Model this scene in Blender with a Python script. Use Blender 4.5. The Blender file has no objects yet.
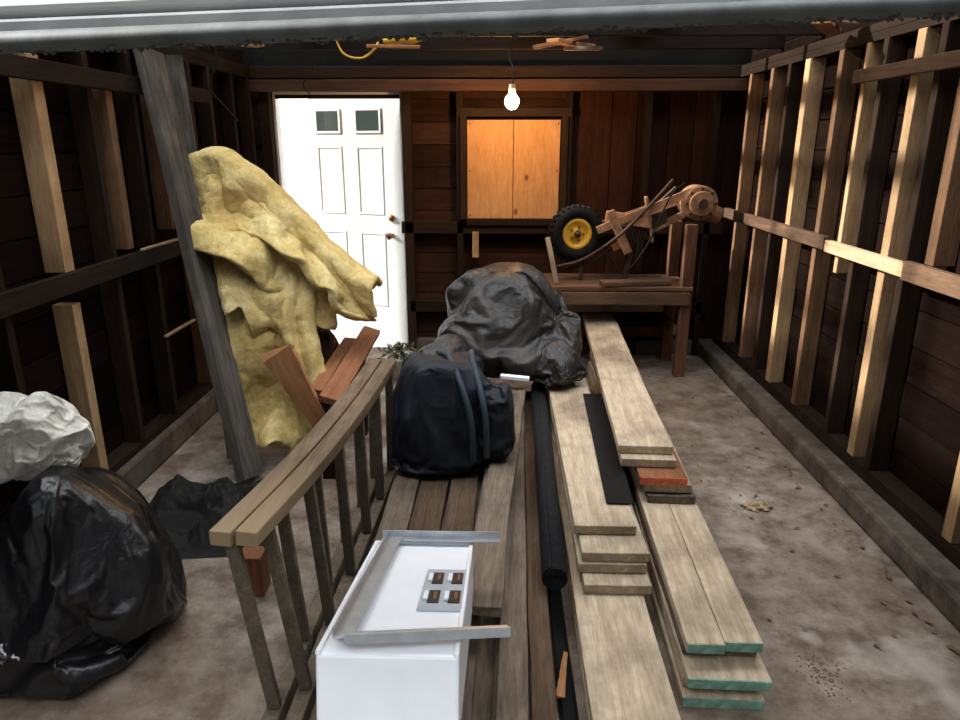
import bpy, bmesh, math, random
from mathutils import Vector, Matrix, noise, Euler
random.seed(7)
C=bpy.context.collection
SC=bpy.context.scene
try:
    SC.view_settings.view_transform='Standard'
    SC.view_settings.look='None'
except Exception: pass

# ------------------------------------------------------------ camera
cam=bpy.data.cameras.new("camera"); co=bpy.data.objects.new("camera",cam); C.objects.link(co)
cam.sensor_width=36; cam.lens=36*700/960
co.location=(0,0,1.67)
co.rotation_euler=(math.radians(90-17.3),0,math.radians(1.4))
SC.camera=co

# ------------------------------------------------------------ materials
class NT:
    def __init__(s,name):
        s.m=bpy.data.materials.new(name); s.m.use_nodes=True
        s.t=s.m.node_tree; s.b=s.t.nodes['Principled BSDF']
    def l(s,a,b): s.t.links.new(a,b)
    def noise(s,vec,scale,detail=5,rough=.6,dist=0):
        x=s.t.nodes.new('ShaderNodeTexNoise'); x.inputs['Scale'].default_value=scale
        x.inputs['Detail'].default_value=detail; x.inputs['Roughness'].default_value=rough
        x.inputs['Distortion'].default_value=dist
        if vec: s.l(vec,x.inputs['Vector'])
        return x.outputs['Fac']
    def ramp(s,fac,stops):
        x=s.t.nodes.new('ShaderNodeValToRGB'); e=x.color_ramp.elements
        while len(e)<len(stops): e.new(.5)
        for i,(p,c) in enumerate(stops):
            e[i].position=p; e[i].color=(c[0],c[1],c[2],1) if hasattr(c,'__len__') else (c,c,c,1)
        s.l(fac,x.inputs[0]); return x.outputs[0]
    def mix(s,fac,a,b,mode='MIX'):
        x=s.t.nodes.new('ShaderNodeMixRGB'); x.blend_type=mode
        for i,v in ((0,fac),(1,a),(2,b)):
            if isinstance(v,bpy.types.NodeSocket): s.l(v,x.inputs[i])
            elif i==0: x.inputs[0].default_value=v
            else: x.inputs[i].default_value=(v[0],v[1],v[2],1)
        return x.outputs[0]
    def math(s,op,a,b=0):
        x=s.t.nodes.new('ShaderNodeMath'); x.operation=op
        for i,v in ((0,a),(1,b)):
            if isinstance(v,bpy.types.NodeSocket): s.l(v,x.inputs[i])
            else: x.inputs[i].default_value=v
        return x.outputs[0]
    def coord(s): 
        x=s.t.nodes.new('ShaderNodeTexCoord'); return x.outputs['Object']
    def mapping(s,vec,sc,loc=None):
        x=s.t.nodes.new('ShaderNodeMapping'); x.inputs['Scale'].default_value=sc
        s.l(vec,x.inputs['Vector'])
        if loc is not None: s.l(loc,x.inputs['Location'])
        return x.outputs[0]
    def bump(s,h,strength=.3,dist=.01):
        x=s.t.nodes.new('ShaderNodeBump'); x.inputs['Strength'].default_value=strength
        x.inputs['Distance'].default_value=dist; s.l(h,x.inputs['Height'])
        s.l(x.outputs[0],s.b.inputs['Normal'])
    def col(s,c): s.l(c,s.b.inputs['Base Color'])
    def rough(s,r):
        if isinstance(r,bpy.types.NodeSocket): s.l(r,s.b.inputs['Roughness'])
        else: s.b.inputs['Roughness'].default_value=r

def wood(name,c1,c2,axis='X',var=.3,dirt=.45,dirtcol=(.02,.015,.012),rough=.85,bump=.35,dark_knots=False,spec=.15,g=1.0,near=None):
    c1=[x*g for x in c1]; c2=[x*g for x in c2]
    t=NT(name); obj=t.coord()
    ge=t.t.nodes.new('ShaderNodeNewGeometry'); r=ge.outputs['Random Per Island']
    off=t.t.nodes.new('ShaderNodeCombineXYZ')
    for i,k in enumerate((37.,53.,71.)): t.l(t.math('MULTIPLY',r,k),off.inputs[i])
    sc={'X':(1.2,14,14),'Y':(14,1.2,14),'Z':(14,14,1.2)}[axis]
    v=t.mapping(obj,sc,off.outputs[0])
    grain=t.noise(v,2.2,8,.65,.6)
    fine=t.noise(v,9,4,.7)
    v2=t.mapping(obj,(1,1,1),off.outputs[0])
    blot=t.noise(v2,3.2,6,.65)
    base=t.ramp(grain,[(.3,c1),(.7,c2)])
    base=t.mix(t.ramp(fine,[(.4,0),(.75,.5)]),base,[x*.45 for x in c1])
    base=t.mix(t.ramp(blot,[(.42,0),(.72,dirt)]),base,dirtcol)
    if near:   # fresher timber toward one end of the piece
        sx=t.t.nodes.new('ShaderNodeSeparateXYZ'); t.l(obj,sx.inputs[0])
        m=t.ramp(t.math('ADD',t.math('SUBTRACT',near[0],sx.outputs[1]),t.math('MULTIPLY',blot,.3)),[(.0,0),(.6,.8)])
        base=t.mix(m,base,near[1])
    if dark_knots:
        vo=t.t.nodes.new('ShaderNodeTexVoronoi'); vo.inputs['Scale'].default_value=7
        t.l(t.mapping(obj,(1,1,.6)),vo.inputs['Vector'])
        base=t.mix(t.ramp(vo.outputs['Distance'],[(.07,.85),(.14,0)]),base,(.12,.035,.01))
    val=t.t.nodes.new('ShaderNodeHueSaturation'); t.l(base,val.inputs['Color'])
    t.l(t.math('ADD',t.math('MULTIPLY',r,2*var),1-var),val.inputs['Value'])
    t.col(val.outputs[0]); t.rough(rough); t.b.inputs['Specular IOR Level'].default_value=spec
    t.bump(t.math('ADD',grain,t.math('MULTIPLY',fine,.6)),bump,.006)
    return t.m
def plain(name,c,rough=.6,metal=0,nv=.25,nscale=6,bump=.1,spec=.5):
    t=NT(name); n=t.noise(t.coord(),nscale,5,.6)
    t.col(t.mix(t.ramp(n,[(.3,0),(.75,1)]),[x*(1-nv) for x in c],[min(1,x*(1+nv)) for x in c]))
    t.rough(rough); t.b.inputs['Metallic'].default_value=metal
    t.b.inputs['Specular IOR Level'].default_value=spec
    t.bump(n,bump,.01)
    return t.m

newX=wood("lumber_pale_x",(.38,.29,.195),(.62,.51,.37),'X',.22,.8,(.12,.085,.06))
newstudZ=wood("stud_new_z",(.42,.25,.12),(.62,.42,.23),'Z',.3,.6,(.10,.05,.03),g=.85)
newstudY=wood("stud_new_y",(.45,.30,.17),(.66,.48,.30),'Y',.15,.3,(.12,.06,.03),g=.85)
midstudZ=wood("stud_mid_z",(.20,.10,.05),(.34,.19,.10),'Z',.35,.5,g=.8)
oldstudZ=wood("stud_old_z",(.05,.028,.018),(.10,.06,.038),'Z',.4,.6,g=.4,spec=.05)
oldY=wood("framing_old_y",(.06,.038,.025),(.14,.085,.055),'Y',.4,.6,g=.22,spec=.05)
midY=wood("framing_mid_y",(.10,.055,.033),(.20,.12,.07),'Y',.3,.6,g=.85)
oldX=wood("framing_old_x",(.06,.036,.023),(.13,.075,.048),'X',.4,.6,g=.3,spec=.05)
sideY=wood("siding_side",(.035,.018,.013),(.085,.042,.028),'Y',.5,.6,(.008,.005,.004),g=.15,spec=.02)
sideX=wood("siding_back",(.05,.023,.014),(.11,.05,.03),'X',.5,.6,(.01,.006,.005),g=.5,spec=.05)
sideZ=wood("siding_back_vert",(.06,.024,.014),(.13,.05,.028),'Z',.5,.5,(.012,.006,.005),g=.45,spec=.05)
weath=wood("weathered_plank",(.10,.075,.055),(.26,.20,.15),'X',.35,.7,(.022,.016,.012),bump=.6)
weathB=wood("weathered_brown_plank",(.07,.042,.026),(.17,.11,.07),'X',.3,.6,(.018,.012,.009),bump=.6,g=.8)
weathD=wood("weathered_beam",(.05,.042,.036),(.16,.14,.12),'X',.3,.6,(.02,.018,.015))
redwood=wood("reddish_board",(.18,.07,.035),(.32,.14,.065),'X',.25,.4)
orangew=wood("orange_board",(.34,.15,.06),(.50,.25,.11),'X',.2,.4,(.1,.04,.02))
plyM=wood("plywood",(.52,.26,.10),(.66,.37,.165),'Z',.06,.35,(.25,.10,.04),.8,.1,True,.1)
rungM=wood("rung_wood",(.13,.10,.07),(.26,.21,.15),'Z',.2,.5,g=.8)
ladM=wood("ladder_rail_wood",(.10,.07,.045),(.24,.17,.11),'Y',.15,.6,(.04,.028,.02),near=(2.0,(.50,.37,.22)))
teal=plain("teal_end_paint",(.14,.27,.20),.7,0,.5,30)
orp=plain("orange_marking",(.60,.14,.06),.7,0,.4,40)
steel=plain("galvanised_steel",(.50,.53,.56),.38,.8,.15,20,.05)
rust=plain("rusty_tan_paint",(.28,.14,.07),.7,.1,.5,14,.3)
rustd=plain("dark_rust",(.06,.032,.02),.6,.4,.5,16,.3)
blackr=plain("black_rubber",(.008,.008,.008),.8,0,.3,20,.2,.15)
yellow=plain("yellow_hub_paint",(.80,.42,.03),.5,0,.15,10)
whitep=plain("white_enamel",(.82,.85,.90),.35,0,.04,8,.02)
doorM=plain("white_door_paint",(.85,.85,.83),.45,0,.03,5,.02)
greyp=plain("grey_plastic",(.38,.42,.47),.5,0,.1)
darkp=plain("dark_slot",(.02,.018,.016),.6)
brass=plain("brass_knob",(.30,.16,.08),.4,.8,.1)
glassd=plain("dark_window_glass",(.07,.09,.08),.08,0,.2,3,.0)

def concrete(name="dirty_concrete",g=1):
    t=NT(name); o=t.coord()
    a=t.noise(o,1.1,8,.65,.4); b=t.noise(o,6,8,.7); c=t.noise(o,60,3,.6)
    base=t.ramp(a,[(.3,(.14*g,.098*g,.075*g)),(.5,(.26*g,.21*g,.165*g)),(.7,(.42*g,.365*g,.31*g))])
    base=t.mix(t.ramp(b,[(.38,0),(.62,.85)]),base,(.10*g,.066*g,.048*g))
    base=t.mix(t.ramp(c,[(.55,0),(.8,.4)]),base,(.06*g,.04*g,.03*g))
    d=t.noise(o,2.3,3,.5)
    base=t.mix(t.ramp(d,[(.60,0),(.68,.6)]),base,(.48*g,.44*g,.39*g))
    t.col(base); t.rough(t.ramp(b,[(.3,.6),(.7,.95)])); t.b.inputs['Specular IOR Level'].default_value=.3
    t.bump(t.math('ADD',b,t.math('MULTIPLY',c,.5)),.4,.012)
    return t.m
conc=concrete("dirty_concrete",.95); concd=concrete("curb_concrete",.42)
def film(name,c,rough,b=.25,sc=14,logo=False,spec=.5,dust=None):
    t=NT(name); o=t.coord()
    n=t.noise(o,sc,6,.6,1.5); n2=t.noise(o,sc*4,4,.6,1)
    t.bump(t.math('ADD',n,t.math('MULTIPLY',n2,.3)),b,.012)
    colr=t.mix(t.ramp(n,[(.3,0),(.7,1)]),[x*.7 for x in c],[min(1,x*1.2) for x in c])
    if dust: colr=t.mix(t.ramp(t.noise(o,4,6,.7,.5),[(.5,0),(.7,.6)]),colr,dust)
    if logo:
        sx=t.t.nodes.new('ShaderNodeSeparateXYZ'); t.l(o,sx.inputs[0])
        dx=t.math('SUBTRACT',sx.outputs[0],-.05); dz=t.math('SUBTRACT',sx.outputs[2],.17)
        rr=t.math('SQRT',t.math('ADD',t.math('MULTIPLY',dx,dx),t.math('MULTIPLY',t.math('MULTIPLY',dz,dz),1.6)))
        m=t.math('LESS_THAN',rr,.055)
        f=t.math('LESS_THAN',sx.outputs[1],0)
        wv=t.noise(o,28,2,.5,1.5)
        m=t.math('MULTIPLY',t.math('MULTIPLY',m,f),t.math('GREATER_THAN',wv,.54))
        colr=t.mix(m,colr,(.6,.6,.6))
    t.col(colr); t.rough(rough); t.b.inputs['Specular IOR Level'].default_value=spec
    return t.m
blackbag=film("black_plastic_film",(.008,.008,.010),.30,.3,16,True,.55)
blackbag2=film("black_plastic_film_dusty",(.020,.018,.017),.42,.5,18,False,.5,(.07,.05,.037))
whitebag=film("white_plastic_film",(.74,.72,.66),.4,.3)
cloth=film("navy_nylon_fabric",(.007,.010,.017),.6,.2,20,False,.3)
strapM=film("grey_webbing",(.03,.04,.055),.6,.2,40,False,.3)
tarpM=film("dark_tarp_fabric",(.010,.010,.009),.7,.3,12,False,.2)
brownc=film("brown_cloth",(.04,.02,.014),.9,.3,20,False,.2)
def insmat():
    t=NT("fiberglass_insulation"); o=t.coord()
    a=t.noise(o,5,8,.75,.5); b=t.noise(o,45,8,.8); c=t.noise(o,2.3,4,.6)
    base=t.ramp(a,[(.30,(.44,.31,.10)),(.5,(.66,.51,.21)),(.68,(.82,.70,.37))])
    base=t.mix(t.ramp(b,[(.42,.0),(.62,.4)]),base,(.30,.19,.06))
    base=t.mix(t.ramp(c,[(.5,0),(.68,.5)]),base,(.42,.25,.09))
    t.col(base); t.rough(.95); t.b.inputs['Specular IOR Level'].default_value=.05
    t.bump(t.math('ADD',a,t.math('MULTIPLY',b,.8)),.6,.02); return t.m
insM=insmat()

# ------------------------------------------------------------ geometry helpers
def empty(name,loc=(0,0,0)):
    e=bpy.data.objects.new(name,None); e.location=loc; e.empty_display_size=.1; C.objects.link(e); return e
def fin(ob,mat,parent=None,bevel=0,smooth=False):
    if mat: ob.data.materials.append(mat)
    if parent:
        ob.parent=parent; ob.matrix_parent_inverse=Matrix.Translation(parent.location).inverted()
    if bevel:
        m=ob.modifiers.new("b",'BEVEL'); m.width=bevel; m.segments=2; m.limit_method='ANGLE'
    if smooth:
        for p in ob.data.polygons: p.use_smooth=True
    return ob
def frombm(name,bm,mat,parent=None,bevel=0,smooth=False,matrix=None):
    me=bpy.data.meshes.new(name); bm.normal_update(); bm.to_mesh(me); bm.free()
    ob=bpy.data.objects.new(name,me); C.objects.link(ob)
    if matrix is not None: ob.matrix_world=matrix
    return fin(ob,mat,parent,bevel,smooth)
def boxes(name,lst,mat,parent=None,bevel=.003,matrix=None):
    bm=bmesh.new()
    for b in lst:
        cx,cy,cz,sx,sy,sz=b[:6]
        M=Matrix.Translation((cx,cy,cz))
        if len(b)>6: M=M@Euler(b[6]).to_matrix().to_4x4()
        M=M@Matrix.Diagonal((sx,sy,sz,1))
        bmesh.ops.create_cube(bm,size=1,matrix=M)
    return frombm(name,bm,mat,parent,bevel,False,matrix)
def frame(p0,p1,roll=0):
    p0=Vector(p0);p1=Vector(p1); x=(p1-p0).normalized()
    up=Vector((0,0,1)) if abs(x.z)<.95 else Vector((0,-1,0))
    y=up.cross(x).normalized(); z=x.cross(y)
    M=Matrix((x,y,z)).transposed().to_4x4(); M.translation=(p0+p1)/2
    return M@Matrix.Rotation(roll,4,'X')
def board(name,p0,p1,w,t,mat,parent=None,roll=0,warp=.004,bevel=.003,w2=None,ragged=0):
    L=(Vector(p1)-Vector(p0)).length; w2=w2 or w; n=14; bm=bmesh.new(); s=random.random()*99
    rows=[]
    for i in range(n+1):
        f=i/n; x=(f-.5)*L; ww=w*(1-f)+w2*f
        dz=warp*noise.noise(Vector((x*1.5,s,0)))*2; dy=warp*noise.noise(Vector((x*1.5,s,9)))*2
        r=[]
        for (a,b) in ((-1,-1),(1,-1),(1,1),(-1,1)):
            xx=x+(ragged*random.uniform(-1,1) if i in(0,n) else 0)
            r.append(bm.verts.new((xx,a*ww/2+dy+random.uniform(-1,1)*(warp*.15+ragged*.1),b*t/2+dz)))
        rows.append(r)
    for i in range(n):
        for k in range(4):
            bm.faces.new((rows[i][k],rows[i][(k+1)%4],rows[i+1][(k+1)%4],rows[i+1][k]))
    bm.faces.new(rows[0][::-1]); bm.faces.new(rows[-1])
    bmesh.ops.recalc_face_normals(bm,faces=bm.faces)
    return frombm(name,bm,mat,parent,bevel,False,frame(p0,p1,roll))
def cyl(name,p0,p1,r,mat,parent=None,seg=24,r2=None,bevel=0):
    bm=bmesh.new(); L=(Vector(p1)-Vector(p0)).length
    bmesh.ops.create_cone(bm,cap_ends=True,segments=seg,radius1=r,radius2=r if r2 is None else r2,depth=L)
    M=frame(p0,p1)@Matrix.Rotation(math.pi/2,4,'Y')
    ob=frombm(name,bm,mat,parent,bevel,False,M)
    for p in ob.data.polygons: p.use_smooth=len(p.vertices)==4
    return ob
def lathe(name,prof,mat,parent,M,seg=40):
    bm=bmesh.new(); rings=[]
    for r,z in prof:
        rings.append([bm.verts.new((r*math.cos(2*math.pi*k/seg),r*math.sin(2*math.pi*k/seg),z)) for k in range(seg)])
    for a,b in zip(rings,rings[1:]):
        for k in range(seg): bm.faces.new((a[k],a[(k+1)%seg],b[(k+1)%seg],b[k]))
    bmesh.ops.recalc_face_normals(bm,faces=bm.faces)
    return frombm(name,bm,mat,parent,0,True,M)
def cr(pts,n):
    P=[Vector(p) for p in pts]; P=[2*P[0]-P[1]]+P+[2*P[-1]-P[-2]]; out=[]
    for i in range(1,len(P)-2):
        for k in range(n):
            t=k/n; a,b,c,d=P[i-1:i+3]
            out.append(.5*((2*b)+(c-a)*t+(2*a-5*b+4*c-d)*t*t+(3*b-a-3*c+d)*t**3))
    out.append(P[-2]); return out
def tube(name,pts,r,mat,parent=None,n=8):
    cu=bpy.data.curves.new(name,'CURVE'); cu.dimensions='3D'; cu.bevel_depth=r; cu.bevel_resolution=3; cu.use_fill_caps=True
    sp=cu.splines.new('POLY'); q=cr(pts,n); sp.points.add(len(q)-1)
    for i,p in enumerate(q): sp.points[i].co=(*p,1)
    ob=bpy.data.objects.new(name,cu); C.objects.link(ob); return fin(ob,mat,parent)
def sweep(name,pts,w,t,mat,parent=None,bevel=.004):
    q=cr(pts,8); bm=bmesh.new(); rows=[]
    for i,p in enumerate(q):
        d=(q[min(i+1,len(q)-1)]-q[max(i-1,0)]).normalized(); y=Vector((0,0,1)).cross(d).normalized(); z=d.cross(y)
        rows.append([bm.verts.new(p+y*a*w/2+z*b*t/2) for a,b in((-1,-1),(1,-1),(1,1),(-1,1))])
    for a,b in zip(rows,rows[1:]):
        for k in range(4): bm.faces.new((a[k],a[(k+1)%4],b[(k+1)%4],b[k]))
    bm.faces.new(rows[0][::-1]); bm.faces.new(rows[-1]); bmesh.ops.recalc_face_normals(bm,faces=bm.faces)
    return frombm(name,bm,mat,parent,bevel)
# ---- crumpled soft goods: a slack film is simulated over a lumpy core, then frozen to mesh
SIM=[]
def simadd(ob,cores,basez,shrink,press,bend,grav,post=None,pin=None):
    cl=bpy.data.collections.new("sim"); SC.collection.children.link(cl)
    def coll(o):
        if 'col' not in o.modifiers:
            o.modifiers.new("col",'COLLISION'); o.collision.thickness_outer=.006; o.collision.thickness_inner=.05; o.collision.cloth_friction=20
        cl.objects.link(o)
    for c_ in cores: coll(c_)
    me=bpy.data.meshes.new("f"); me.from_pydata([(-9,-9,basez),(9,-9,basez),(9,9,basez),(-9,9,basez)],[],[(0,1,2,3)])
    fo=bpy.data.objects.new("f",me); C.objects.link(fo); coll(fo)
    md=ob.modifiers.new("c",'CLOTH'); s=md.settings
    s.quality=4; s.mass=.1; s.tension_stiffness=15; s.compression_stiffness=15; s.shear_stiffness=5; s.bending_stiffness=bend
    if press: s.use_pressure=True; s.uniform_pressure_force=press
    if pin: s.vertex_group_mass=pin; s.pin_stiffness=1
    s.shrink_min=shrink; s.shrink_max=shrink; s.effector_weights.gravity=grav; s.air_damping=1
    cs=md.collision_settings; cs.use_collision=True; cs.distance_min=.006; cs.collection=cl
    md.point_cache.frame_start=1; md.point_cache.frame_end=60
    SIM.append((ob,cores+[fo],cl,post))
def simrun(frames=22):
    for f in range(1,frames+1): SC.frame_set(f)
    dg=bpy.context.evaluated_depsgraph_get(); res=[]
    for ob,*_ in SIM: res.append(bpy.data.meshes.new_from_object(ob.evaluated_get(dg)))
    kill=set()
    for (ob,cs,cl,post),me in zip(SIM,res):
        ob.modifiers.clear(); ob.data=me
        for p in me.polygons: p.use_smooth=True
        if post: post(ob)
        for c_ in cs: kill.add(c_.name)
        bpy.data.collections.remove(cl)
    for n_ in kill:
        o=bpy.data.objects.get(n_)
        if o: bpy.data.objects.remove(o)
    SC.frame_set(1)
def post_sub(ob):
    m=ob.modifiers.new("s",'SUBSURF'); m.levels=1; m.render_levels=1
ctex=bpy.data.textures.new("fluff",'CLOUDS'); ctex.noise_scale=.05; ctex.noise_depth=4
ctex2=bpy.data.textures.new("lumps",'CLOUDS'); ctex2.noise_scale=.15; ctex2.noise_depth=2
def post_quilt(ob):
    m=ob.modifiers.new("sol",'SOLIDIFY'); m.thickness=.04; m.offset=0
    m=ob.modifiers.new("s",'SUBSURF'); m.levels=1; m.render_levels=1
    for tx,st in((ctex2,.02),(ctex,.014)):
        m=ob.modifiers.new("d",'DISPLACE'); m.texture=tx; m.strength=st; m.mid_level=.5; m.texture_coords='LOCAL'
def ballmesh(size,seed,sub,sc,wn,pear,boxy,grain=True):
    bm=bmesh.new(); bmesh.ops.create_icosphere(bm,subdivisions=sub,radius=1)
    for v in bm.verts:
        n=v.co.normalized(); q=n.copy()
        if boxy!=1: q=Vector([math.copysign(abs(c)**boxy,c) for c in n])
        r=1+wn*2*noise.noise(n*1.6+Vector((seed*3.3,seed,0)))
        k=1-pear*q.z
        v.co=Vector((q.x*r*k*size[0]*sc,q.y*r*k*size[1]*sc,max(q.z,-.82)*r*size[2]*sc+.8*size[2]+.014))
        if grain: v.co+=noise.noise_vector(v.co*30)*.003
    return bm
def bag(name,loc,size,mat,parent=None,seed=0,sub=6,wn=.15,pear=.2,boxy=1,shrink=-.2,press=0,bend=.05,grav=1,core=.86,rotz=0,ss=1):
    """loc = ground contact point"""
    M=Matrix.Translation(loc)@Matrix.Rotation(rotz,4,'Z')
    o=frombm(name,ballmesh(size,seed,sub,1,wn,pear,boxy),mat,parent,0,True,M)
    c=frombm("core",ballmesh(size,seed,4,core,wn,pear,boxy,False),None,None,0,False,M)
    simadd(o,[c],loc[2],shrink,press,bend,grav,post_sub if ss else None)
    return o
def loftmesh(path,side,sc,nseg,n,seed):
    pos=cr([p[:3] for p in path],n); dims=cr([(p[3],p[4],0) for p in path],n)
    bm=bmesh.new(); rows=[]; side=Vector(side); sv=Vector((seed*3.3,seed*9.1,seed))
    for i,p in enumerate(pos):
        d=(pos[min(i+1,len(pos)-1)]-pos[max(i-1,0)]).normalized()
        s=(side-d*side.dot(d)).normalized(); nn=d.cross(s); w,t=dims[i][0]*sc,dims[i][1]*sc
        row=[]
        for k in range(nseg):
            a=2*math.pi*k/nseg; ca,sa=math.cos(a),math.sin(a)
            ca=math.copysign(abs(ca)**.75,ca); sa=math.copysign(abs(sa)**.7,sa)
            q=p+s*ca*w/2+nn*sa*t/2; q+=noise.noise_vector(q*5+sv)*.03
            row.append(bm.verts.new(q))
        rows.append(row)
    for a,b in zip(rows,rows[1:]):
        for k in range(nseg): bm.faces.new((a[k],a[(k+1)%nseg],b[(k+1)%nseg],b[k]))
    for row in (rows[0][::-1],rows[-1]):
        c=sum((v.co for v in row),Vector())/nseg; cv=bm.verts.new(c)
        for k in range(nseg): bm.faces.new((row[k],row[(k+1)%nseg],cv))
    bmesh.ops.recalc_face_normals(bm,faces=bm.faces)
    return bm
def quilt(name,ridge,back,front,parent,seed,cores,flare=0,pleat=.03,freq=16,shrink=-.08,nu=64,nv=46,slant=.1,grav=.7):
    """ridge rows (x,y,z,drop): batt folded over a ridge, hanging down its front side"""
    n=12; pos=cr([p[:3] for p in ridge],n); dr=cr([(p[3],0,0) for p in ridge],n)
    bm=bmesh.new(); g=[]; pins=[]
    def at(u):
        f=u*(len(pos)-1); i=min(int(f),len(pos)-2); k=f-i
        return pos[i].lerp(pos[i+1],k), dr[i].x*(1-k)+dr[i+1].x*k
    xm=sum(p.x for p in pos)/len(pos)
    for i in range(nu+1):
        u=i/nu; p,drop=at(u); drop*=1+.22*noise.noise(Vector((u*9,seed,2))); L=back+front+drop; r=[]
        for j in range(nv+1):
            s=j/nv*L
            if s<back: q=Vector((p.x,p.y+(back-s),p.z-.35*(back-s))); down=0
            elif s<back+front:
                a=(s-back)/front*math.pi/2; q=Vector((p.x,p.y-front*.8*math.sin(a),p.z-front*.5*(1-math.cos(a)))); down=.5*(s-back)/front
            else:
                d=s-back-front; q=Vector((p.x,p.y-front*.8-slant*d,p.z-front*.5-d)); down=min(1,.5+d/.15)
                q.x+=(p.x-xm)*flare*(d/max(drop,.01))**2
            q.y-=down*pleat*math.sin(u*freq+2.5*noise.noise(Vector((u*3,s*2,seed)))+seed)
            q+=noise.noise_vector(q*6+Vector((seed,0,0)))*.012
            q.z=max(q.z,.03)
            v=bm.verts.new(q); r.append(v)
            if s<=back+front*.4: pins.append(i*(nv+1)+j)
        g.append(r)
    for i in range(nu):
        for j in range(nv): bm.faces.new((g[i][j],g[i+1][j],g[i+1][j+1],g[i][j+1]))
    o=frombm(name,bm,insM,parent,0,True)
    vg=o.vertex_groups.new(name="pin"); vg.add(pins,1,'ADD')
    simadd(o,list(cores),0,shrink,0,.6,grav,post_quilt,"pin")
def sheet(name,loc,sx,sy,h,mat,parent=None,seed=0,n=90,rot=0):
    bm=bmesh.new(); g=[]
    for i in range(n+1):
        r=[]
        for j in range(n+1):
            x=(i/n-.5)*sx; y=(j/n-.5)*sy; p=Vector((x*3+seed,y*3,seed))
            f=min(1,min(i,n-i,j,n-j)/(n*.22)); 
            z=h*(.35+.6*noise.noise(p)+.5*max(0,noise.ridged_multi_fractal(p*1.3,1,2,5,1,2)-.6))*f
            wob=.10*noise.noise(Vector((x*2,y*2,seed+4)))*min(1,sx)
            r.append(bm.verts.new((x+wob,y+wob*.7,max(.004,z))))
        g.append(r)
    for i in range(n):
        for j in range(n): bm.faces.new((g[i][j],g[i+1][j],g[i+1][j+1],g[i][j+1]))
    return frombm(name,bm,mat,parent,0,True,Matrix.Translation(loc)@Matrix.Rotation(rot,4,'Z'))

# ------------------------------------------------------------ room shell
boxes("floor",[(0,3.15,-.05,3.9,5.1,.1)],conc,None,0)
boxes("driveway_ground",[(0,-5.2,-.06,16,11.5,.1)],plain("driveway_asphalt",(.07,.068,.065),.9,0,.2,3),None,0)
boxes("backyard_ground",[(0,9.75,-.06,16,8,.1)],plain("backyard_concrete",(.6,.6,.58),.9,0,.2,3),None,0)

def sidewall(name,x,sgn):
    W=empty(name,(x,3.1,1.1)); h=.165
    lst=[]; z=.14
    while z<2.35:
        y=.7
        while y<5.6:
            L=random.choice((1.6,2.4,3.2)); e=min(5.6,y+L)
            lst.append((x+random.uniform(-.003,.003),(y+e)/2,z+h/2,.02,e-y-.004,h-.006)); y=e
        z+=h
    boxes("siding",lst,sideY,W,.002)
    boxes("sheathing",[(x+sgn*.02,3.12,1.2,.015,4.95,2.5)],blackr,W,0)
    return W
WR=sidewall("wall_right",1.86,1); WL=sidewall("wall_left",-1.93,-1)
boxes("footing_right",[(1.79,3.1,.06,.28,4.9,.12)],concd,WR,.02)
boxes("footing_left",[(-1.88,3.1,.075,.16,4.9,.15)],concd,WL,.02)
xs=1.80
def stud(y,z0,z1,x,w=.042,d=.09): return (x,y,(z0+z1)/2,d,w,z1-z0)
boxes("studs_new",[stud(4.34,.19,2.12,xs,.065),stud(3.66,1.02,2.12,xs,.035),stud(3.22,.19,2.12,xs,.06),stud(2.44,.19,1.98,xs,.06)],newstudZ,WR)
boxes("studs_mid",[stud(5.28,.19,2.12,xs),stud(4.88,.19,2.12,xs),stud(3.93,.19,2.12,xs,.05),stud(2.88,1.19,2.12,xs,.06)],midstudZ,WR)
boxes("studs_old",[stud(4.6,.19,2.12,xs),stud(3.5,.19,2.12,xs),stud(3.06,.19,2.12,xs,.045),stud(2.0,.19,2.12,xs),stud(1.5,.19,2.12,xs),stud(1.0,.19,2.12,xs)],oldstudZ,WR)
boxes("sill_plate",[(1.81,3.1,.155,.10,4.9,.07)],oldY,WR)
boxes("top_plate",[(1.81,3.1,2.14,.10,4.9,.04),(1.81,3.1,2.18,.10,4.9,.04)],oldY,WR)
boxes("mid_rail",[(1.735,4.6,1.16,.035,1.7,.07),(1.735,2.0,1.15,.035,2.0,.08)],midY,WR)
boxes("mid_rail_new",[(1.735,3.36,1.15,.038,.74,.06)],newstudY,WR)
boxes("upper_rail",[(1.735,2.85,1.97,.03,1.7,.06)],midY,WR)
xl=-1.87
boxes("studs_new",[stud(2.93,1.14,2.0,xl,.07),stud(2.93,.19,1.0,xl,.06)],newstudZ,WL)
boxes("studs_mid",[stud(3.46,1.16,1.95,xl,.06),stud(3.95,1.2,2.1,xl,.03),stud(4.22,.19,2.1,xl,.04)],midstudZ,WL)
boxes("studs_old",[stud(y,.19,2.12,xl) for y in (1.0,1.5,2.0,2.5,3.3,3.7,4.4,4.7,5.1,5.45)],oldstudZ,WL)
boxes("sill_plate",[(-1.88,3.1,.168,.10,4.9,.04)],oldY,WL)
boxes("top_plate",[(-1.88,3.1,2.14,.10,4.9,.04),(-1.88,3.1,2.18,.10,4.9,.04)],oldY,WL)
boxes("mid_rail",[(-1.81,3.0,1.10,.035,4.6,.085)],oldY,WL)
boxes("mid_rail_edge",[(-1.80,3.72,1.148,.02,.42,.012),(-1.80,3.82,.66,.02,.38,.012)],newstudY,WL)
boxes("upper_rail",[(-1.81,3.0,1.94,.035,3.2,.08)],oldY,WL)

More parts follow.
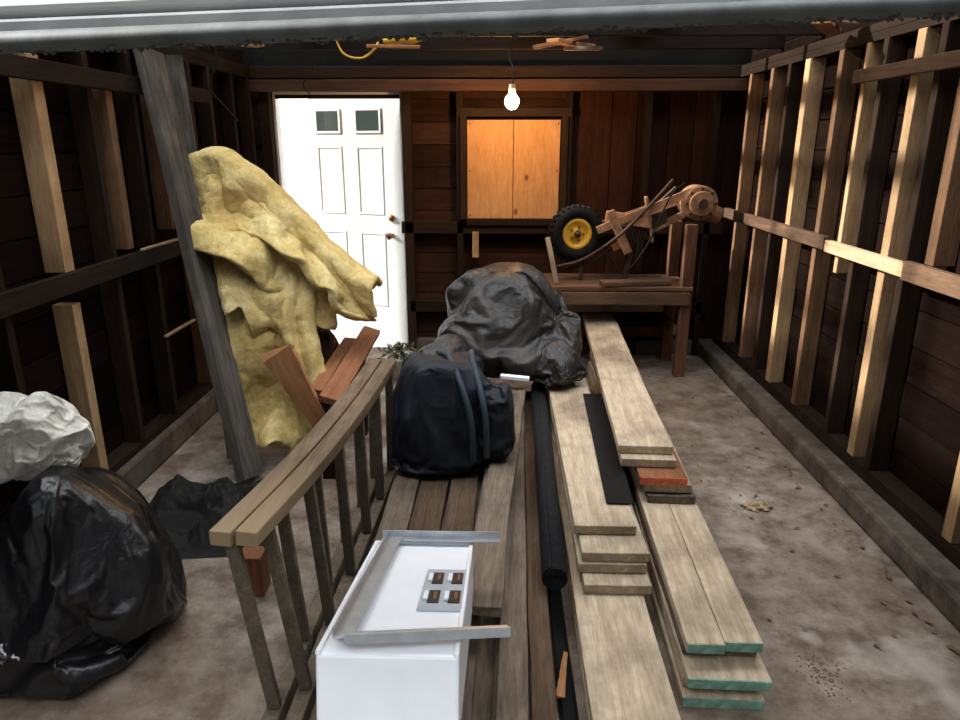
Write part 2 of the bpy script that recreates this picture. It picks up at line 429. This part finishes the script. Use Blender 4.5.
WB=empty("wall_back",(0,5.6,1.1))
lst=[]; z=0
while z<2.1:
    h=.165; zc=z+h/2
    segs=[(-1.93,-1.72),(-.72,-.30),(-.30,.55)] if z<1.95 else [(-1.93,0),(0,.55)]
    for a,b in segs: lst.append(((a+b)/2,5.62+random.uniform(-.003,.003),zc,b-a-.004,.02,h-.006))
    z+=h
boxes("siding",lst,sideX,WB,.002)
lst=[]; x=.56
while x<1.86:
    w=random.choice((.19,.24,.3)); lst.append((x+w/2,5.62+random.uniform(-.004,.004),1.05,w-.006,.02,2.1)); x+=w
boxes("siding_vertical",lst,sideZ,WB,.002)
boxes("sheathing",[(-1.82,5.645,1.2,.2,.015,2.5),(.57,5.645,1.2,2.58,.015,2.5),(-1.22,5.645,2.25,.98,.015,.42)],blackr,WB,0)
boxes("studs",[(-1.755,5.57,1.05,.08,.09,2.1),(-.69,5.57,1.05,.07,.09,2.1),(-.29,5.57,1.05,.05,.09,2.1),(.53,5.57,1.05,.05,.09,2.1),(1.12,5.57,1.05,.05,.09,2.1),(1.62,5.57,1.05,.05,.09,2.1)],oldstudZ,WB)
boxes("rails",[(.5,5.55,1.03,2.5,.05,.09),(0.12,5.54,1.88,.86,.06,.06),(.5,5.55,.4,2.4,.05,.09)],oldX,WB)
boxes("short_cripple_stud",[(-.17,5.53,.90,.05,.05,.2)],newstudZ,WB)
boxes("header_beam",[(0,5.50,2.065,3.7,.09,.08)],wood("header_wood",(.08,.035,.02),(.15,.07,.04),'X',.1,.5,g=.6),WB)
boxes("top_plate",[(0,5.56,2.16,3.7,.10,.08)],oldX,WB)
boxes("wall_sill_concrete",[(.55,5.60,.06,2.5,.12,.12)],concd,WB,.01)
def gab(y,z0,par):
    g=bmesh.new(); vs=[g.verts.new(p) for p in((-1.96,y,z0),(1.9,y,z0),(1.9,y,2.36),(0,y,3.16),(-1.96,y,2.36))]; g.faces.new(vs)
    ob=frombm("gable",g,blackr,par); m=ob.modifiers.new("s",'SOLIDIFY'); m.thickness=.02
gab(5.63,2.1,WB)
WF=empty("wall_front",(0,1.12,2.5)); gab(1.12,2.14,WF)

W=empty("window_1",(.12,5.55,1.46))
boxes("plywood_panel",[(-.058,5.53,1.465,.347,.018,.725),(.294,5.53,1.465,.347,.018,.725)],plyM,W,.002)
boxes("frame_parts",[(-.26,5.54,1.465,.05,.07,.83),(.50,5.54,1.465,.05,.07,.83),(.12,5.54,1.075,.81,.07,.05)],oldstudZ,W)
boxes("screws",[(x,5.519,z,.010,.006,.010) for x in (-.21,.45) for z in (1.13,1.46,1.80)],rustd,W,0)

CE=empty("ceiling",(0,3.1,2.3))
for s in(-1,1):
    L=math.hypot(1.95,.85); a=math.atan2(.85,1.95)
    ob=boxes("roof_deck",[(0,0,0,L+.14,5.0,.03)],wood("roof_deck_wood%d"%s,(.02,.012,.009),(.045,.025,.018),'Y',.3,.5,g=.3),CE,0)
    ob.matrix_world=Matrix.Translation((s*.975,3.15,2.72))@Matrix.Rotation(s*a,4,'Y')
boxes("eave_blocking",[(-1.93,3.1,2.32,.05,5.0,.3),(1.88,3.1,2.32,.05,5.0,.3)],oldY,CE)
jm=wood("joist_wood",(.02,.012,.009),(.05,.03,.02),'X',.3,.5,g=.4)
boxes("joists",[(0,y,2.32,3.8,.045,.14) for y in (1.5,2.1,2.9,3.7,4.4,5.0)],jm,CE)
boxes("long_joist_boards",[(-1.2,4.0,2.405,.14,2.4,.03),(.2,4.2,2.405,.18,2.4,.03),(.9,4.0,2.405,.2,2.6,.03)],oldY,CE)

GD=empty("garage_door",(0,.78,1.9))
M=Matrix.Translation((0,.78,1.793))@Matrix.Rotation(math.radians(-1.9),4,'Y')
MT=M@Matrix.Translation((0,0,.012))@Matrix.Rotation(math.radians(-38),4,'X')
gp=plain("garage_door_paint",(.50,.51,.50),.5,0,.05,4)
boxes("panel",[(0,0,.235,3.9,.03,.46)],gp,GD,.006,MT)
boxes("bottom_rail",[(0,.004,.006,3.9,.03,.014)],plain("aluminium_rail",(.22,.23,.23),.5,.3,.3,8),GD,.003,M)
tubeM=plain("rubber_seal",(.06,.066,.065),.7,0,.4,30)
bm=bmesh.new(); bmesh.ops.create_cone(bm,cap_ends=True,segments=24,radius1=.012,radius2=.012,depth=3.9)
frombm("bottom_seal",bm,tubeM,GD,0,True,M@Matrix.Translation((0,0,-.007))@Matrix.Rotation(math.pi/2,4,'Y')@Matrix.Diagonal((.9,1.6,1,1)))
bm=bmesh.new()
for i in range(700):
    x=random.uniform(-1.2,1.2); r=random.uniform(.0006,.0018)
    bmesh.ops.create_icosphere(bm,subdivisions=1,radius=r,matrix=Matrix.Translation((x,random.uniform(-.012,.012),-.017-r*.3))@Matrix.Diagonal((random.uniform(1,3),1,random.uniform(.6,3),1)))
frombm("seal_dirt",bm,plain("grime",(.05,.045,.035),.95),GD,0,False,M)
boxes("upper_panels",[(0,1.62,2.2,3.6,1.0,.03)],gp,GD,.006)

# ------------------------------------------------------------ rear door
D=empty("door_1",(-.76,5.72,1.0))
MD=Matrix.Translation((-.745,5.73,0))@Matrix.Rotation(math.radians(-20),4,'Z')
boxes("slab",[(-.42,0,1.02,.84,.04,2.0)],doorM,D,.003,MD)
fr=[]
for cx in (-.665,-.295):
    for cz,hz in ((1.83,.17),(1.37,.52),(.65,.60)):
        w=.22; dd=.012 if hz<.3 else .005
        fr+= [(cx,-.022,cz+hz/2,w,dd,.018),(cx,-.022,cz-hz/2,w,dd,.018),(cx-w/2,-.022,cz,.018,dd,hz+.018),(cx+w/2,-.022,cz,.018,dd,hz+.018)]
boxes("panel_mouldings",fr,doorM,D,.002,MD)
boxes("window_panes",[(cx,-.0225,1.83,.20,.006,.15) for cx in(-.665,-.295)],glassd,D,0,MD)
kn=[(.0,0),(.018,0),(.02,.015),(.012,.03),(.012,.04),(.026,.05),(.028,.065),(.018,.078),(0,.08)]
lathe("knob",kn,brass,D,MD@Matrix.Translation((-.11,-.02,.94))@Matrix.Rotation(math.pi/2,4,'X'))
lathe("deadbolt",[(0,0),(.028,0),(.028,.012),(.02,.02),(0,.022)],brass,D,MD@Matrix.Translation((-.11,-.02,1.08))@Matrix.Rotation(math.pi/2,4,'X'))
boxes("jamb",[(-1.70,5.66,1.01,.02,.10,2.02),(-.735,5.66,1.01,.02,.10,2.02),(-1.22,5.66,2.02,.98,.10,.02)],doorM,D,.002)

# ------------------------------------------------------------ light bulb
LB=empty("light_bulb",(.09,4.9,1.94))
em=NT("bulb_glass_lit"); em.b.inputs['Emission Color'].default_value=(1,.54,.20,1); em.b.inputs['Emission Strength'].default_value=340
em.b.inputs['Base Color'].default_value=(1,.8,.5,1)
lathe("glass",[(0,-.062),(.02,-.058),(.036,-.044),(.046,-.02),(.046,0),(.036,.02),(.022,.036),(.016,.045),(0,.046)],em.m,LB,Matrix.Translation((.09,4.9,1.935)),28)
cyl("socket",(.09,4.9,1.98),(.09,4.9,2.03),.022,plain("porcelain_socket",(.3,.25,.18),.4),LB)
tube("cord",[(.09,4.9,2.03),(.10,4.91,2.12),(.07,4.95,2.2),(.09,5.0,2.25)],.004,blackr,LB)

# ------------------------------------------------------------ lumber stack
LS=empty("lumber_stack",(.6,3.2,0))
def sb(x0,y0,x1,y1,z,w,mat=newX,t=.037,end=None,nm="plank"):
    board(nm,(x0,y0,z),(x1,y1,z),w,t,mat,LS,0,.002)
    if end:
        d=(Vector((x1,y1,0))-Vector((x0,y0,0))).normalized()
        board("end_marking",Vector((x0,y0,z))-d*.003,Vector((x0,y0,z))+d*.003,w-.004,t-.004,end,LS,0,0,.001)
sb(.705,1.76,.82,5.0,.02,.25,end=teal); sb(.71,1.80,.82,5.1,.06,.24)
sb(.712,1.75,.82,5.0,.10,.25,end=teal); sb(.71,1.85,.82,5.1,.14,.23,weath)
sb(.652,1.81,.755,5.0,.18,.116,end=teal); sb(.772,1.82,.875,5.0,.18,.117,end=teal)
sb(.75,2.68,.84,5.1,.22,.20,weath); sb(.735,2.70,.85,5.2,.26,.20); sb(.71,2.69,.83,5.2,.30,.20,redwood,end=orp)
sb(.665,2.78,.79,5.25,.34,.235); sb(.655,2.83,.785,5.33,.38,.235)
sb(.40,1.15,.45,4.8,.02,.25); sb(.405,1.2,.45,4.8,.06,.25); sb(.40,1.18,.43,4.7,.10,.25)
sb(.44,2.16,.45,4.5,.14,.24); sb(.43,2.23,.45,4.6,.18,.25); sb(.44,2.24,.45,4.6,.22,.245); sb(.42,2.36,.435,4.5,.26,.235)
board("rubber_strip",(.50,2.52,.286),(.555,3.8,.287),.11,.006,blackr,None,0,.001)

# ------------------------------------------------------------ weathered planks
WP=empty("weathered_plank_pile",(-.1,2.8,0))
def wb(p0,p1,w,t=.036,mat=weath,roll=0): board("plank",p0,p1,w,t,mat,WP,roll,.006,.003,None,.004)
wb((-.36,1.2,.02),(-.32,4.3,.02),.24); wb((-.1,1.15,.02),(0,4.4,.02),.28); wb((.10,1.1,.02),(.19,4.4,.02),.12)
wb((-.36,1.2,.06),(-.33,4.3,.06),.24); wb((-.12,1.1,.06),(-.02,4.4,.06),.26); wb((.10,1.2,.06),(.18,4.4,.06),.13)
wb((.035,1.15,.10),(.12,4.2,.10),.085); wb((.125,1.12,.10),(.20,4.2,.10),.07)
wb((.035,1.15,.14),(.13,4.25,.14),.09); wb((.13,1.1,.135),(.205,4.2,.135),.07,.036,weathB)
wb((-.37,1.2,.10),(-.34,4.3,.10),.22); wb((-.17,1.2,.10),(-.10,4.3,.10),.2)
wb((-.42,1.2,.14),(-.39,4.3,.14),.11); wb((-.30,1.2,.14),(-.27,4.3,.14),.12); wb((-.17,1.2,.14),(-.10,4.3,.14),.16)
wb((-.42,1.25,.18),(-.385,4.3,.18),.115,.036,weath); wb((-.295,1.3,.178),(-.255,4.3,.178),.125,.036,weathB); wb((-.165,1.3,.18),(-.12,4.4,.18),.12,.036,weathB)
wb((-.05,1.95,.215),(.08,3.9,.215),.13); wb((-.045,1.87,.255),(.11,3.9,.255),.12,.036,weath)
wb((-.35,1.36,.22),(-.05,1.36,.22),.09,.045); wb((-.34,1.36,.275),(-.07,1.36,.275),.07,.05)

RR=empty("roofing_felt_roll",(.25,3.1,.2))
bm=bmesh.new(); rows=[]
for i in range(138):
    f=i/137; a=f*3.2*2*math.pi; r=.018+.032*f
    rows.append((math.cos(a)*r,math.sin(a)*r))
A=[bm.verts.new((-1,y,z)) for y,z in rows]; B=[bm.verts.new((1,y,z)) for y,z in rows]
for i in range(len(rows)-1): bm.faces.new((A[i],A[i+1],B[i+1],B[i]))
ob=frombm("roll",bm,plain("roofing_felt",(.012,.012,.013),.85,0,.4,30,.4,.2),RR,0,True,frame((.212,2.12,.215),(.265,4.1,.215)))
md=ob.modifiers.new("s",'SOLIDIFY'); md.thickness=.005
sheet("black_floor_strip",(.228,2.2,0),.06,2.4,.02,blackr,None,5,50)  # thin black sheet added to keep the floor gap beside the lumber dark

# ------------------------------------------------------------ ladder
LD=empty("wooden_ladder",(-.6,2.4,.3))
for k,off in enumerate((-.036,.036)):
    sweep("top_rail_%d"%k,[(-.715+off,1.66,.635),(-.65+off,2.1,.63),(-.61+off,2.5,.625),(-.58+off,2.9,.625),(-.56+off,3.28,.63)],.064,.045,ladM,LD)
    sweep("bottom_rail_%d"%k,[(-.62+off,1.5,.035),(-.61+off,2.1,.035),(-.59+off,2.7,.035),(-.57+off,3.28,.035)],.05,.06,rungM,LD)
for i in range(6):
    y=1.77+i*.3; f=(y-1.66)/1.62
    xt=[-.695,-.655,-.62,-.60,-.58,-.565][i]; xb=-.615+.045*f
    board("rung",(xt+.036,y,.61),(xb+.036,y-.03,.07),.038,.024,rungM,LD,0,.001)
    board("rung",(xt-.036,y-.08,.61),(xb-.036,y-.11,.07),.038,.024,rungM,LD,0,.001)

# ------------------------------------------------------------ white metal cabinet + bracket
CB=empty("white_metal_cabinet",(-.23,1.6,.4))
bw,bl,bt=.318,.735,.20
tilt=math.atan2(.165,.71)
MB=Matrix.Translation((-.232,1.625,.5125))@Matrix.Rotation(-tilt,4,'X')@Matrix.Rotation(math.radians(-.5),4,'Z')
boxes("body",[(0,0,-bt/2,bw,bl,bt)],whitep,CB,.008,MB)
boxes("lid_rim",[(0,bl/2-.006,.002,bw,.012,.012),(-bw/2+.006,0,.002,.012,bl,.012),(bw/2-.006,0,.002,.012,bl,.012)],whitep,CB,.003,MB)
boxes("vent_plate",[(.095,-.01,.004,.115,.27,.008)],greyp,CB,.003,MB)
boxes("vent_slots",[(.10+dx,-.01+dy,.009,.030,.075,.006) for dx in(-.026,.028) for dy in(.062,-.062)],darkp,CB,.001,MB)
boxes("slot_tabs",[(.072+dx,-.01+dy,.0125,.012,.05,.006) for dx in(-.018,.036) for dy in(.062,-.062)],whitep,CB,.001,MB)
boxes("vent_contacts",[(.104+dx,-.01+dy,.0125,.008,.04,.004) for dx in(-.026,.028) for dy in(.062,-.062)],brass,CB,.001,MB)
BR=empty("galvanised_bracket",(-.2,1.6,.53))
boxes("frame_bars",[(-.10,.02,.020,.045,.70,.004,(0,0,-.02)),(.055,.352,.018,.38,.03,.004),(.085,-.315,.024,.37,.055,.004,(0,0,.14)),
   (-.122,.02,.03,.003,.70,.024,(0,0,-.02)),(.055,.366,.03,.38,.003,.024),(.088,-.341,.034,.37,.003,.024,(0,0,.14))],steel,BR,.001,MB)
# ------------------------------------------------------------ soft goods
DB=empty("duffel_bag",(-.22,3.05,.2))
bag("body",(-.245,3.08,.208),(.225,.19,.295),cloth,DB,3,6,.10,.03,.6,-.12,0,.3,1,.88,0,0)
bag("side_pocket",(-.0,2.98,.283),(.075,.09,.19),cloth,DB,8,5,.08,.03,.6,-.1,0,.3,1,.88)
tube("strap",[(-.28,3.25,.70),(-.22,3.06,.735),(-.16,2.92,.66),(-.11,2.865,.5),(-.10,2.87,.30)],.014,strapM,DB)
tube("strap",[(-.12,3.25,.70),(-.11,3.06,.72),(-.07,2.92,.62),(-.045,2.87,.5),(-.04,2.87,.32)],.014,strapM,DB)
bag("black_garbage_bag",(.05,4.28,.305),(.35,.26,.36),blackbag2,None,11,6,.20,.0,.8,-.30,0,.01,1,.86)
bag("black_garbage_bag.001",(-.30,3.80,.215),(.19,.19,.22),blackbag2,None,14,6,.15,.1,1,-.25,0,.02)
bag("black_garbage_bag.002",(.36,3.98,.305),(.13,.14,.13),blackbag2,None,17,6,.14,.1,1,-.25,0,.02)
bag("black_trash_bag",(-1.44,2.06,.0),(.265,.27,.37),blackbag,None,2,6,.12,.14,.9,-.26,.02,.02,1,.88)
bag("white_plastic_bag",(-1.57,2.14,.585),(.135,.13,.145),whitebag,None,24,6,.18,.1,1,-.30,0,.01)
bag("brown_cloth_bundle",(-1.02,3.80,.44),(.10,.11,.13),brownc,None,31,5)
sheet("dark_tarp",(-1.33,2.86,0),.66,.66,.16,tarpM,None,3,100,.2)
board("wood_offcut",(-.93,2.32,.0),(-.93,2.32,.17),.09,.09,redwood,None,0,.001)
T1=empty("leaning_timber",(-1.5,3.5,1))
board("timber",(-1.26,3.22,.03),(-1.74,3.74,2.10),.14,.06,weathD,T1,.5)
T2=empty("leaning_timber.001",(-1.5,3.7,1))
board("timber",(-1.42,3.45,.03),(-1.72,3.98,2.10),.08,.05,weathD,T2,.3)
# insulation: batts folded over a heap, one hanging to the floor
IN=empty("fiberglass_insulation_pile",(-1.2,3.7,.05))
core1=frombm("core",loftmesh([(-1.62,3.90,1.44,.20,.16),(-1.42,3.86,1.50,.22,.18),(-1.22,3.82,1.36,.22,.18),(-1.0,3.76,1.14,.22,.18),(-.74,3.68,.91,.14,.08)],(0,1,0),1,24,6,1),None)
core2=frombm("core",loftmesh([(-1.26,3.72,1.2,.30,.16),(-1.2,3.68,.9,.30,.2),(-1.2,3.68,.5,.30,.2),(-1.17,3.68,.05,.46,.2)],(1,0,0),1,24,6,2),None)
core3=frombm("core",loftmesh([(-1.5,3.8,1.2,.26,.16),(-1.25,3.74,1.1,.26,.2),(-1.0,3.70,.95,.2,.16)],(0,1,0),1,24,6,3),None)
cs_=[core1,core2,core3]
quilt("batt_top",[(-1.68,3.88,1.57,.06),(-1.46,3.84,1.62,.10),(-1.26,3.80,1.51,.10),(-1.05,3.75,1.32,.09),(-.86,3.70,1.13,.07),(-.64,3.66,.965,.02)],.16,.24,IN,1,cs_,0,.03,26,-.03)
quilt("batt_second",[(-1.66,3.86,1.46,.16),(-1.44,3.83,1.52,.20),(-1.24,3.79,1.41,.20),(-1.02,3.74,1.22,.18),(-.84,3.69,1.06,.14),(-.67,3.65,.94,.05)],.12,.185,IN,5,cs_,.05,.04,21,-.04)
quilt("batt_third",[(-1.60,3.84,1.34,.26),(-1.40,3.80,1.38,.34),(-1.22,3.77,1.28,.34),(-1.02,3.72,1.11,.28),(-.84,3.68,.98,.16)],.10,.145,IN,9,cs_,.05,.045,18,-.04)
quilt("batt_fourth",[(-1.52,3.80,1.22,.34),(-1.36,3.76,1.26,.46),(-1.20,3.74,1.18,.48),(-1.02,3.71,1.02,.34)],.08,.115,IN,17,cs_,.05,.04,14,-.04)
quilt("batt_hanging",[(-1.38,3.72,1.16,1.08),(-1.26,3.71,1.18,1.14),(-1.12,3.70,1.10,1.08),(-.99,3.68,1.0,.98)],.08,.09,IN,13,cs_,.85,.05,14,-.06,60,80,.03,.5)
simrun(22)

board("broken_brown_board",(-1.06,3.21,.71),(-.85,3.16,.33),.19,.025,orangew,None,math.pi/2,.004,.003,.08,.03)
RB=empty("reddish_boards",(-.9,3.6,.4))
board("board_1",(-.79,3.08,.50),(-.74,4.0,.60),.10,.035,redwood,RB,.3)
board("board_2",(-.90,3.25,.48),(-.85,3.9,.57),.07,.035,redwood,RB,.1)
board("support",(-.86,3.3,.0),(-.86,3.3,.465),.07,.07,oldX,RB); board("support",(-.80,3.86,.0),(-.80,3.86,.54),.07,.07,oldX,RB)
board("white_trim_offcut",(.02,3.04,.645),(.15,3.02,.64),.03,.018,whitep,None,0,.001)

# ------------------------------------------------------------ planter
PL=empty("potted_plant",(-.71,4.92,0))
lathe("pot",[(.0,0),(.09,0),(.12,.15),(.13,.17),(.118,.17),(.10,.14),(0,.14)],plain("pale_pot",(.5,.48,.42),.6),PL,Matrix.Translation((-.71,4.92,.0)))
bm=bmesh.new()
for i in range(140):
    a=random.uniform(0,6.28); r=random.uniform(0,.17); h=.15+random.uniform(0,.12)*(1-r*3)
    M_=Matrix.Translation((-.71+r*math.cos(a),4.92+r*math.sin(a),h))@Euler((random.uniform(-1,1),random.uniform(-1,1),a)).to_matrix().to_4x4()
    vs=[bm.verts.new(M_@Vector(p)) for p in((-.03,0,0),(0,.012,.004),(.035,0,0),(0,-.012,.004))]; bm.faces.new(vs)
frombm("leaves",bm,plain("dry_green_leaf",(.08,.08,.04),.8,0,.6,30),PL)

# ------------------------------------------------------------ bench
BN=empty("workbench",(.85,5.2,0))
bW=wood("bench_wood",(.14,.07,.04),(.26,.15,.09),'X',.3,.5,g=.8)
for i in range(4): board("top_plank_%d"%i,(.30,5.02+i*.135,.665),(1.40,5.02+i*.135,.665),.13,.03,bW,BN,0,.002)
board("apron",(.32,4.96,.60),(1.38,4.96,.60),.09,.03,bW,BN,math.pi/2)
rz=wood("bench_leg_wood",(.14,.06,.03),(.26,.12,.07),'X',.3,.5,g=.7)
for x,y,h in((1.36,5.0,1.12),(1.36,5.42,1.1),(.34,5.0,.64),(.34,5.42,.64)):
    board("leg",(x,y,0),(x,y,h),.08,.07,rz,BN)
board("brace",(.34,5.46,.42),(1.36,5.46,.42),.08,.03,newX,BN,math.pi/2)
board("brace",(.34,5.46,.22),(1.36,5.46,.22),.08,.03,rz,BN,math.pi/2)
board("side_brace",(1.31,5.0,.35),(1.31,5.42,.35),.07,.03,rz,BN,math.pi/2)
board("loose_plank",(.75,5.0,.70),(1.25,5.06,.70),.12,.03,bW,BN)

# ------------------------------------------------------------ garden tiller
GT=empty("garden_tiller",(.9,5.2,.69))
wx,wy,wz,wr=.575,5.18,1.03,.205
MW=Matrix.Translation((wx,wy,wz))@Euler((math.radians(90),0,math.radians(14))).to_matrix().to_4x4()
tp=[]
for k in range(17):
    a=2*math.pi*k/16; tp.append((wr-.052+.052*math.cos(a),.052*math.sin(a)))
lathe("tyre",tp,blackr,GT,MW,48)
bm=bmesh.new()
for k in range(30):
    for s in(-1,1):
        a=2*math.pi*(k+(s>0)*.5)/30
        bmesh.ops.create_cube(bm,size=1,matrix=Matrix.Rotation(a,4,'Z')@Matrix.Translation((wr-.004,0,s*.02))@Matrix.Rotation(s*.5,4,'X')@Matrix.Diagonal((.016,.014,.035,1)))
frombm("tread",bm,blackr,GT,.002,False,MW)
lathe("hub",[(0,.030),(.025,.030),(.028,.045),(.03,.02),(.07,.012),(.085,.03),(.108,.038),(.112,.03),(.112,-.03),(.085,-.03),(.03,-.02),(0,-.02)],yellow,GT,MW,40)
lathe("hub_cap",[(0,.06),(.018,.058),(.022,.03)],rustd,GT,MW,24)
boxes("hub_bolts",[(.05*math.cos(a),.05*math.sin(a),.025,.012,.012,.012) for a in [k*math.pi/2.5 for k in range(5)]],rustd,GT,.001,MW)
def bar(a,b,w=.05,t=.02,m=rust,roll=math.pi/2): board("frame_bar",a,b,w,t,m,GT,roll,.001)
bar((.60,5.25,1.02),(1.36,5.15,1.30),.07,.03); bar((.72,5.12,1.06),(1.42,5.08,1.36),.055,.025)
bar((.85,5.2,.92),(1.34,5.12,1.18),.05,.02); bar((.80,5.1,1.20),(.95,5.1,.90),.06,.02); bar((1.05,5.1,1.30),(1.12,5.12,.98),.05,.02)
bar((.78,5.14,1.16),(1.10,5.1,1.12),.08,.03)
cyl("axle",(.58,5.15,1.03),(.62,5.38,1.03),.018,rustd,GT)
cyl("gearcase",(1.42,5.02,1.26),(1.42,5.22,1.26),.12,rust,GT,28,None,.01)
cyl("gearcase_cover",(1.42,4.99,1.26),(1.42,5.02,1.26),.085,rust,GT,28,None,.006)
cyl("gearcase_boss",(1.42,4.96,1.26),(1.42,4.99,1.26),.035,rustd,GT,20)
boxes("gearcase_bolts",[(1.42+.1*math.cos(a),5.015,1.26+.1*math.sin(a),.018,.02,.018) for a in [k*math.pi/4 for k in range(8)]],rustd,GT,.002)
cyl("exhaust_drum",(1.50,5.15,1.20),(1.60,5.15,1.16),.06,rust,GT,20,None,.01)
boxes("engine_block",[(1.0,5.22,1.04,.20,.16,.14,(0,-.35,0)),(1.16,5.20,1.14,.14,.14,.10,(0,-.35,0))],rustd,GT,.01)
boxes("cooling_fins",[(.93+.022*i,5.13,1.02+.008*i,.006,.05,.15,(0,-.35,0)) for i in range(8)],rustd,GT,.001)
tube("handle",[(.44,5.1,.80),(.62,5.06,.86),(.85,5.04,1.02),(1.05,5.05,1.22),(1.22,5.05,1.42)],.012,rustd,GT)
tube("handle",[(.50,5.25,.76),(.75,5.24,.84),(1.0,5.25,1.08),(1.28,5.2,1.36)],.012,rustd,GT)
tube("cable",[(.8,5.0,.9),(.9,4.98,.78),(1.05,5.0,.95),(1.2,5.02,1.3),(1.3,5.05,1.4)],.006,blackr,GT)
bar((.95,5.2,.70),(1.0,5.2,1.0),.05,.04,rustd); bar((.62,5.2,.69),(.66,5.3,1.0),.04,.03,rustd)
board("pale_stick",(.36,5.05,1.02),(.43,5.0,.70),.035,.02,newX,GT)

# ------------------------------------------------------------ overhead junk
tube("yellow_hose",[(-.62,4.1,2.19),(-.52,4.1,2.20),(-.45,4.1,2.20),(-.40,4.1,2.23),(-.37,4.1,2.30)],.022,yellow,None)
tube("hanging_wire",[(-.95,4.4,2.25),(-.90,4.4,2.16),(-.80,4.42,2.14),(-.72,4.45,2.2),(-.7,4.45,2.25)],.006,yellow,None)
tube("hanging_wire.001",[(-1.1,4.4,2.28),(-1.08,4.4,2.1),(-1.15,4.4,2.0),(-1.12,4.42,1.94)],.004,blackr,None)
tube("hanging_wire.002",[(-1.52,4.0,2.25),(-1.50,4.0,2.1),(-1.55,4.0,1.95),(-1.48,4.0,1.85),(-1.42,4.0,1.78)],.006,blackr,None)
SCR=empty("rafter_scrap_wood",(0,3.8,2.2))
board("scrap",(-1.7,3.9,2.19),(-1.35,4.3,2.2),.08,.03,newX,SCR); board("scrap",(-1.50,3.6,2.2),(-1.28,3.9,2.24),.07,.03,newX,SCR)
board("scrap",(.30,4.2,2.2),(.55,4.6,2.22),.08,.02,orangew,SCR); board("scrap",(.2,4.4,2.19),(.5,4.3,2.23),.04,.02,redwood,SCR); board("scrap",(.38,4.35,2.18),(.6,4.5,2.2),.04,.02,newX,SCR)
board("scrap",(1.40,3.6,2.22),(1.70,3.75,2.22),.10,.03,newX,SCR); board("scrap",(1.45,3.5,2.19),(1.68,3.9,2.2),.08,.02,redwood,SCR)
board("scrap",(-.75,4.3,2.19),(-.45,4.35,2.19),.04,.015,orangew,SCR)

# ------------------------------------------------------------ floor litter
bm=bmesh.new()
def leaf(x,y,s):
    M_=Matrix.Translation((x,y,.008))@Euler((random.uniform(-.4,.4),random.uniform(-.4,.4),random.uniform(0,6.28))).to_matrix().to_4x4()
    pts=[(-s,0,0),(-.4*s,.45*s,.15*s),(.3*s,.4*s,.1*s),(s,0,.1*s),(.3*s,-.4*s,.1*s),(-.4*s,-.45*s,.15*s)]
    vs=[bm.verts.new(M_@Vector(p)) for p in pts]; bm.faces.new(vs)
for i in range(80): leaf(random.uniform(1.0,1.62),random.uniform(1.5,5.2),random.uniform(.006,.018))
for i in range(50): leaf(1.6-abs(random.gauss(0,.06)),random.uniform(1.6,5.2),random.uniform(.008,.022))
frombm("leaf_litter",bm,plain("dead_leaf",(.16,.08,.055),.9,0,.6,40))
board("wood_chip",(.205,1.75,.04),(.235,1.93,.05),.028,.012,orangew,None,0,.002,.002,.015,.01)
bm=bmesh.new(); bmesh.ops.create_icosphere(bm,subdivisions=4,radius=1)
for v in bm.verts:
    n=v.co.copy(); r=1+.6*noise.noise(n*2.2)+.3*noise.noise(n*6); v.co=Vector((n.x*.06*r,n.y*.04*r,max(0,n.z*.022*r)))
frombm("crumbled_plaster_piece",bm,plain("tan_crumb",(.35,.26,.15),.9,0,.4,40),None,0,True,Matrix.Translation((1.25,3.02,0)))
bm=bmesh.new()
for i in range(160):
    a=random.gauss(0,.035); b=random.gauss(0,.05)
    bmesh.ops.create_icosphere(bm,subdivisions=1,radius=random.uniform(.001,.005),matrix=Matrix.Translation((1.08+a,1.93+b,.002))@Matrix.Diagonal((1,1,.5,1)))
frombm("dirt_crumbs",bm,plain("dirt",(.14,.10,.07),.95))

# ------------------------------------------------------------ light
w=bpy.data.worlds.new("overcast_sky"); SC.world=w; w.use_nodes=True; t=w.node_tree
bg=t.nodes['Background']; bg.inputs[0].default_value=(.94,.97,1.0,1)
tc=t.nodes.new('ShaderNodeTexCoord'); sx=t.nodes.new('ShaderNodeSeparateXYZ'); t.links.new(tc.outputs['Generated'],sx.inputs[0])
def mr(src,a,b,c,d):
    m=t.nodes.new('ShaderNodeMapRange'); m.interpolation_type='SMOOTHSTEP'
    for i,v in zip((1,2,3,4),(a,b,c,d)): m.inputs[i].default_value=v
    t.links.new(src,m.inputs[0]); return m.outputs[0]
ad=t.nodes.new('ShaderNodeMath'); ad.operation='ADD'
t.links.new(mr(sx.outputs[2],.50,.90,.10,7.0),ad.inputs[0]); t.links.new(mr(sx.outputs[1],.1,.5,0,2.6),ad.inputs[1])
t.links.new(ad.outputs[0],bg.inputs[1])
s=bpy.data.lights.new("sun",'SUN'); s.energy=10; s.angle=.05; s.color=(1,.97,.92)
so=bpy.data.objects.new("sun",s); C.objects.link(so)
so.rotation_euler=Vector((1,.02,-.55)).to_track_quat('-Z','Y').to_euler()
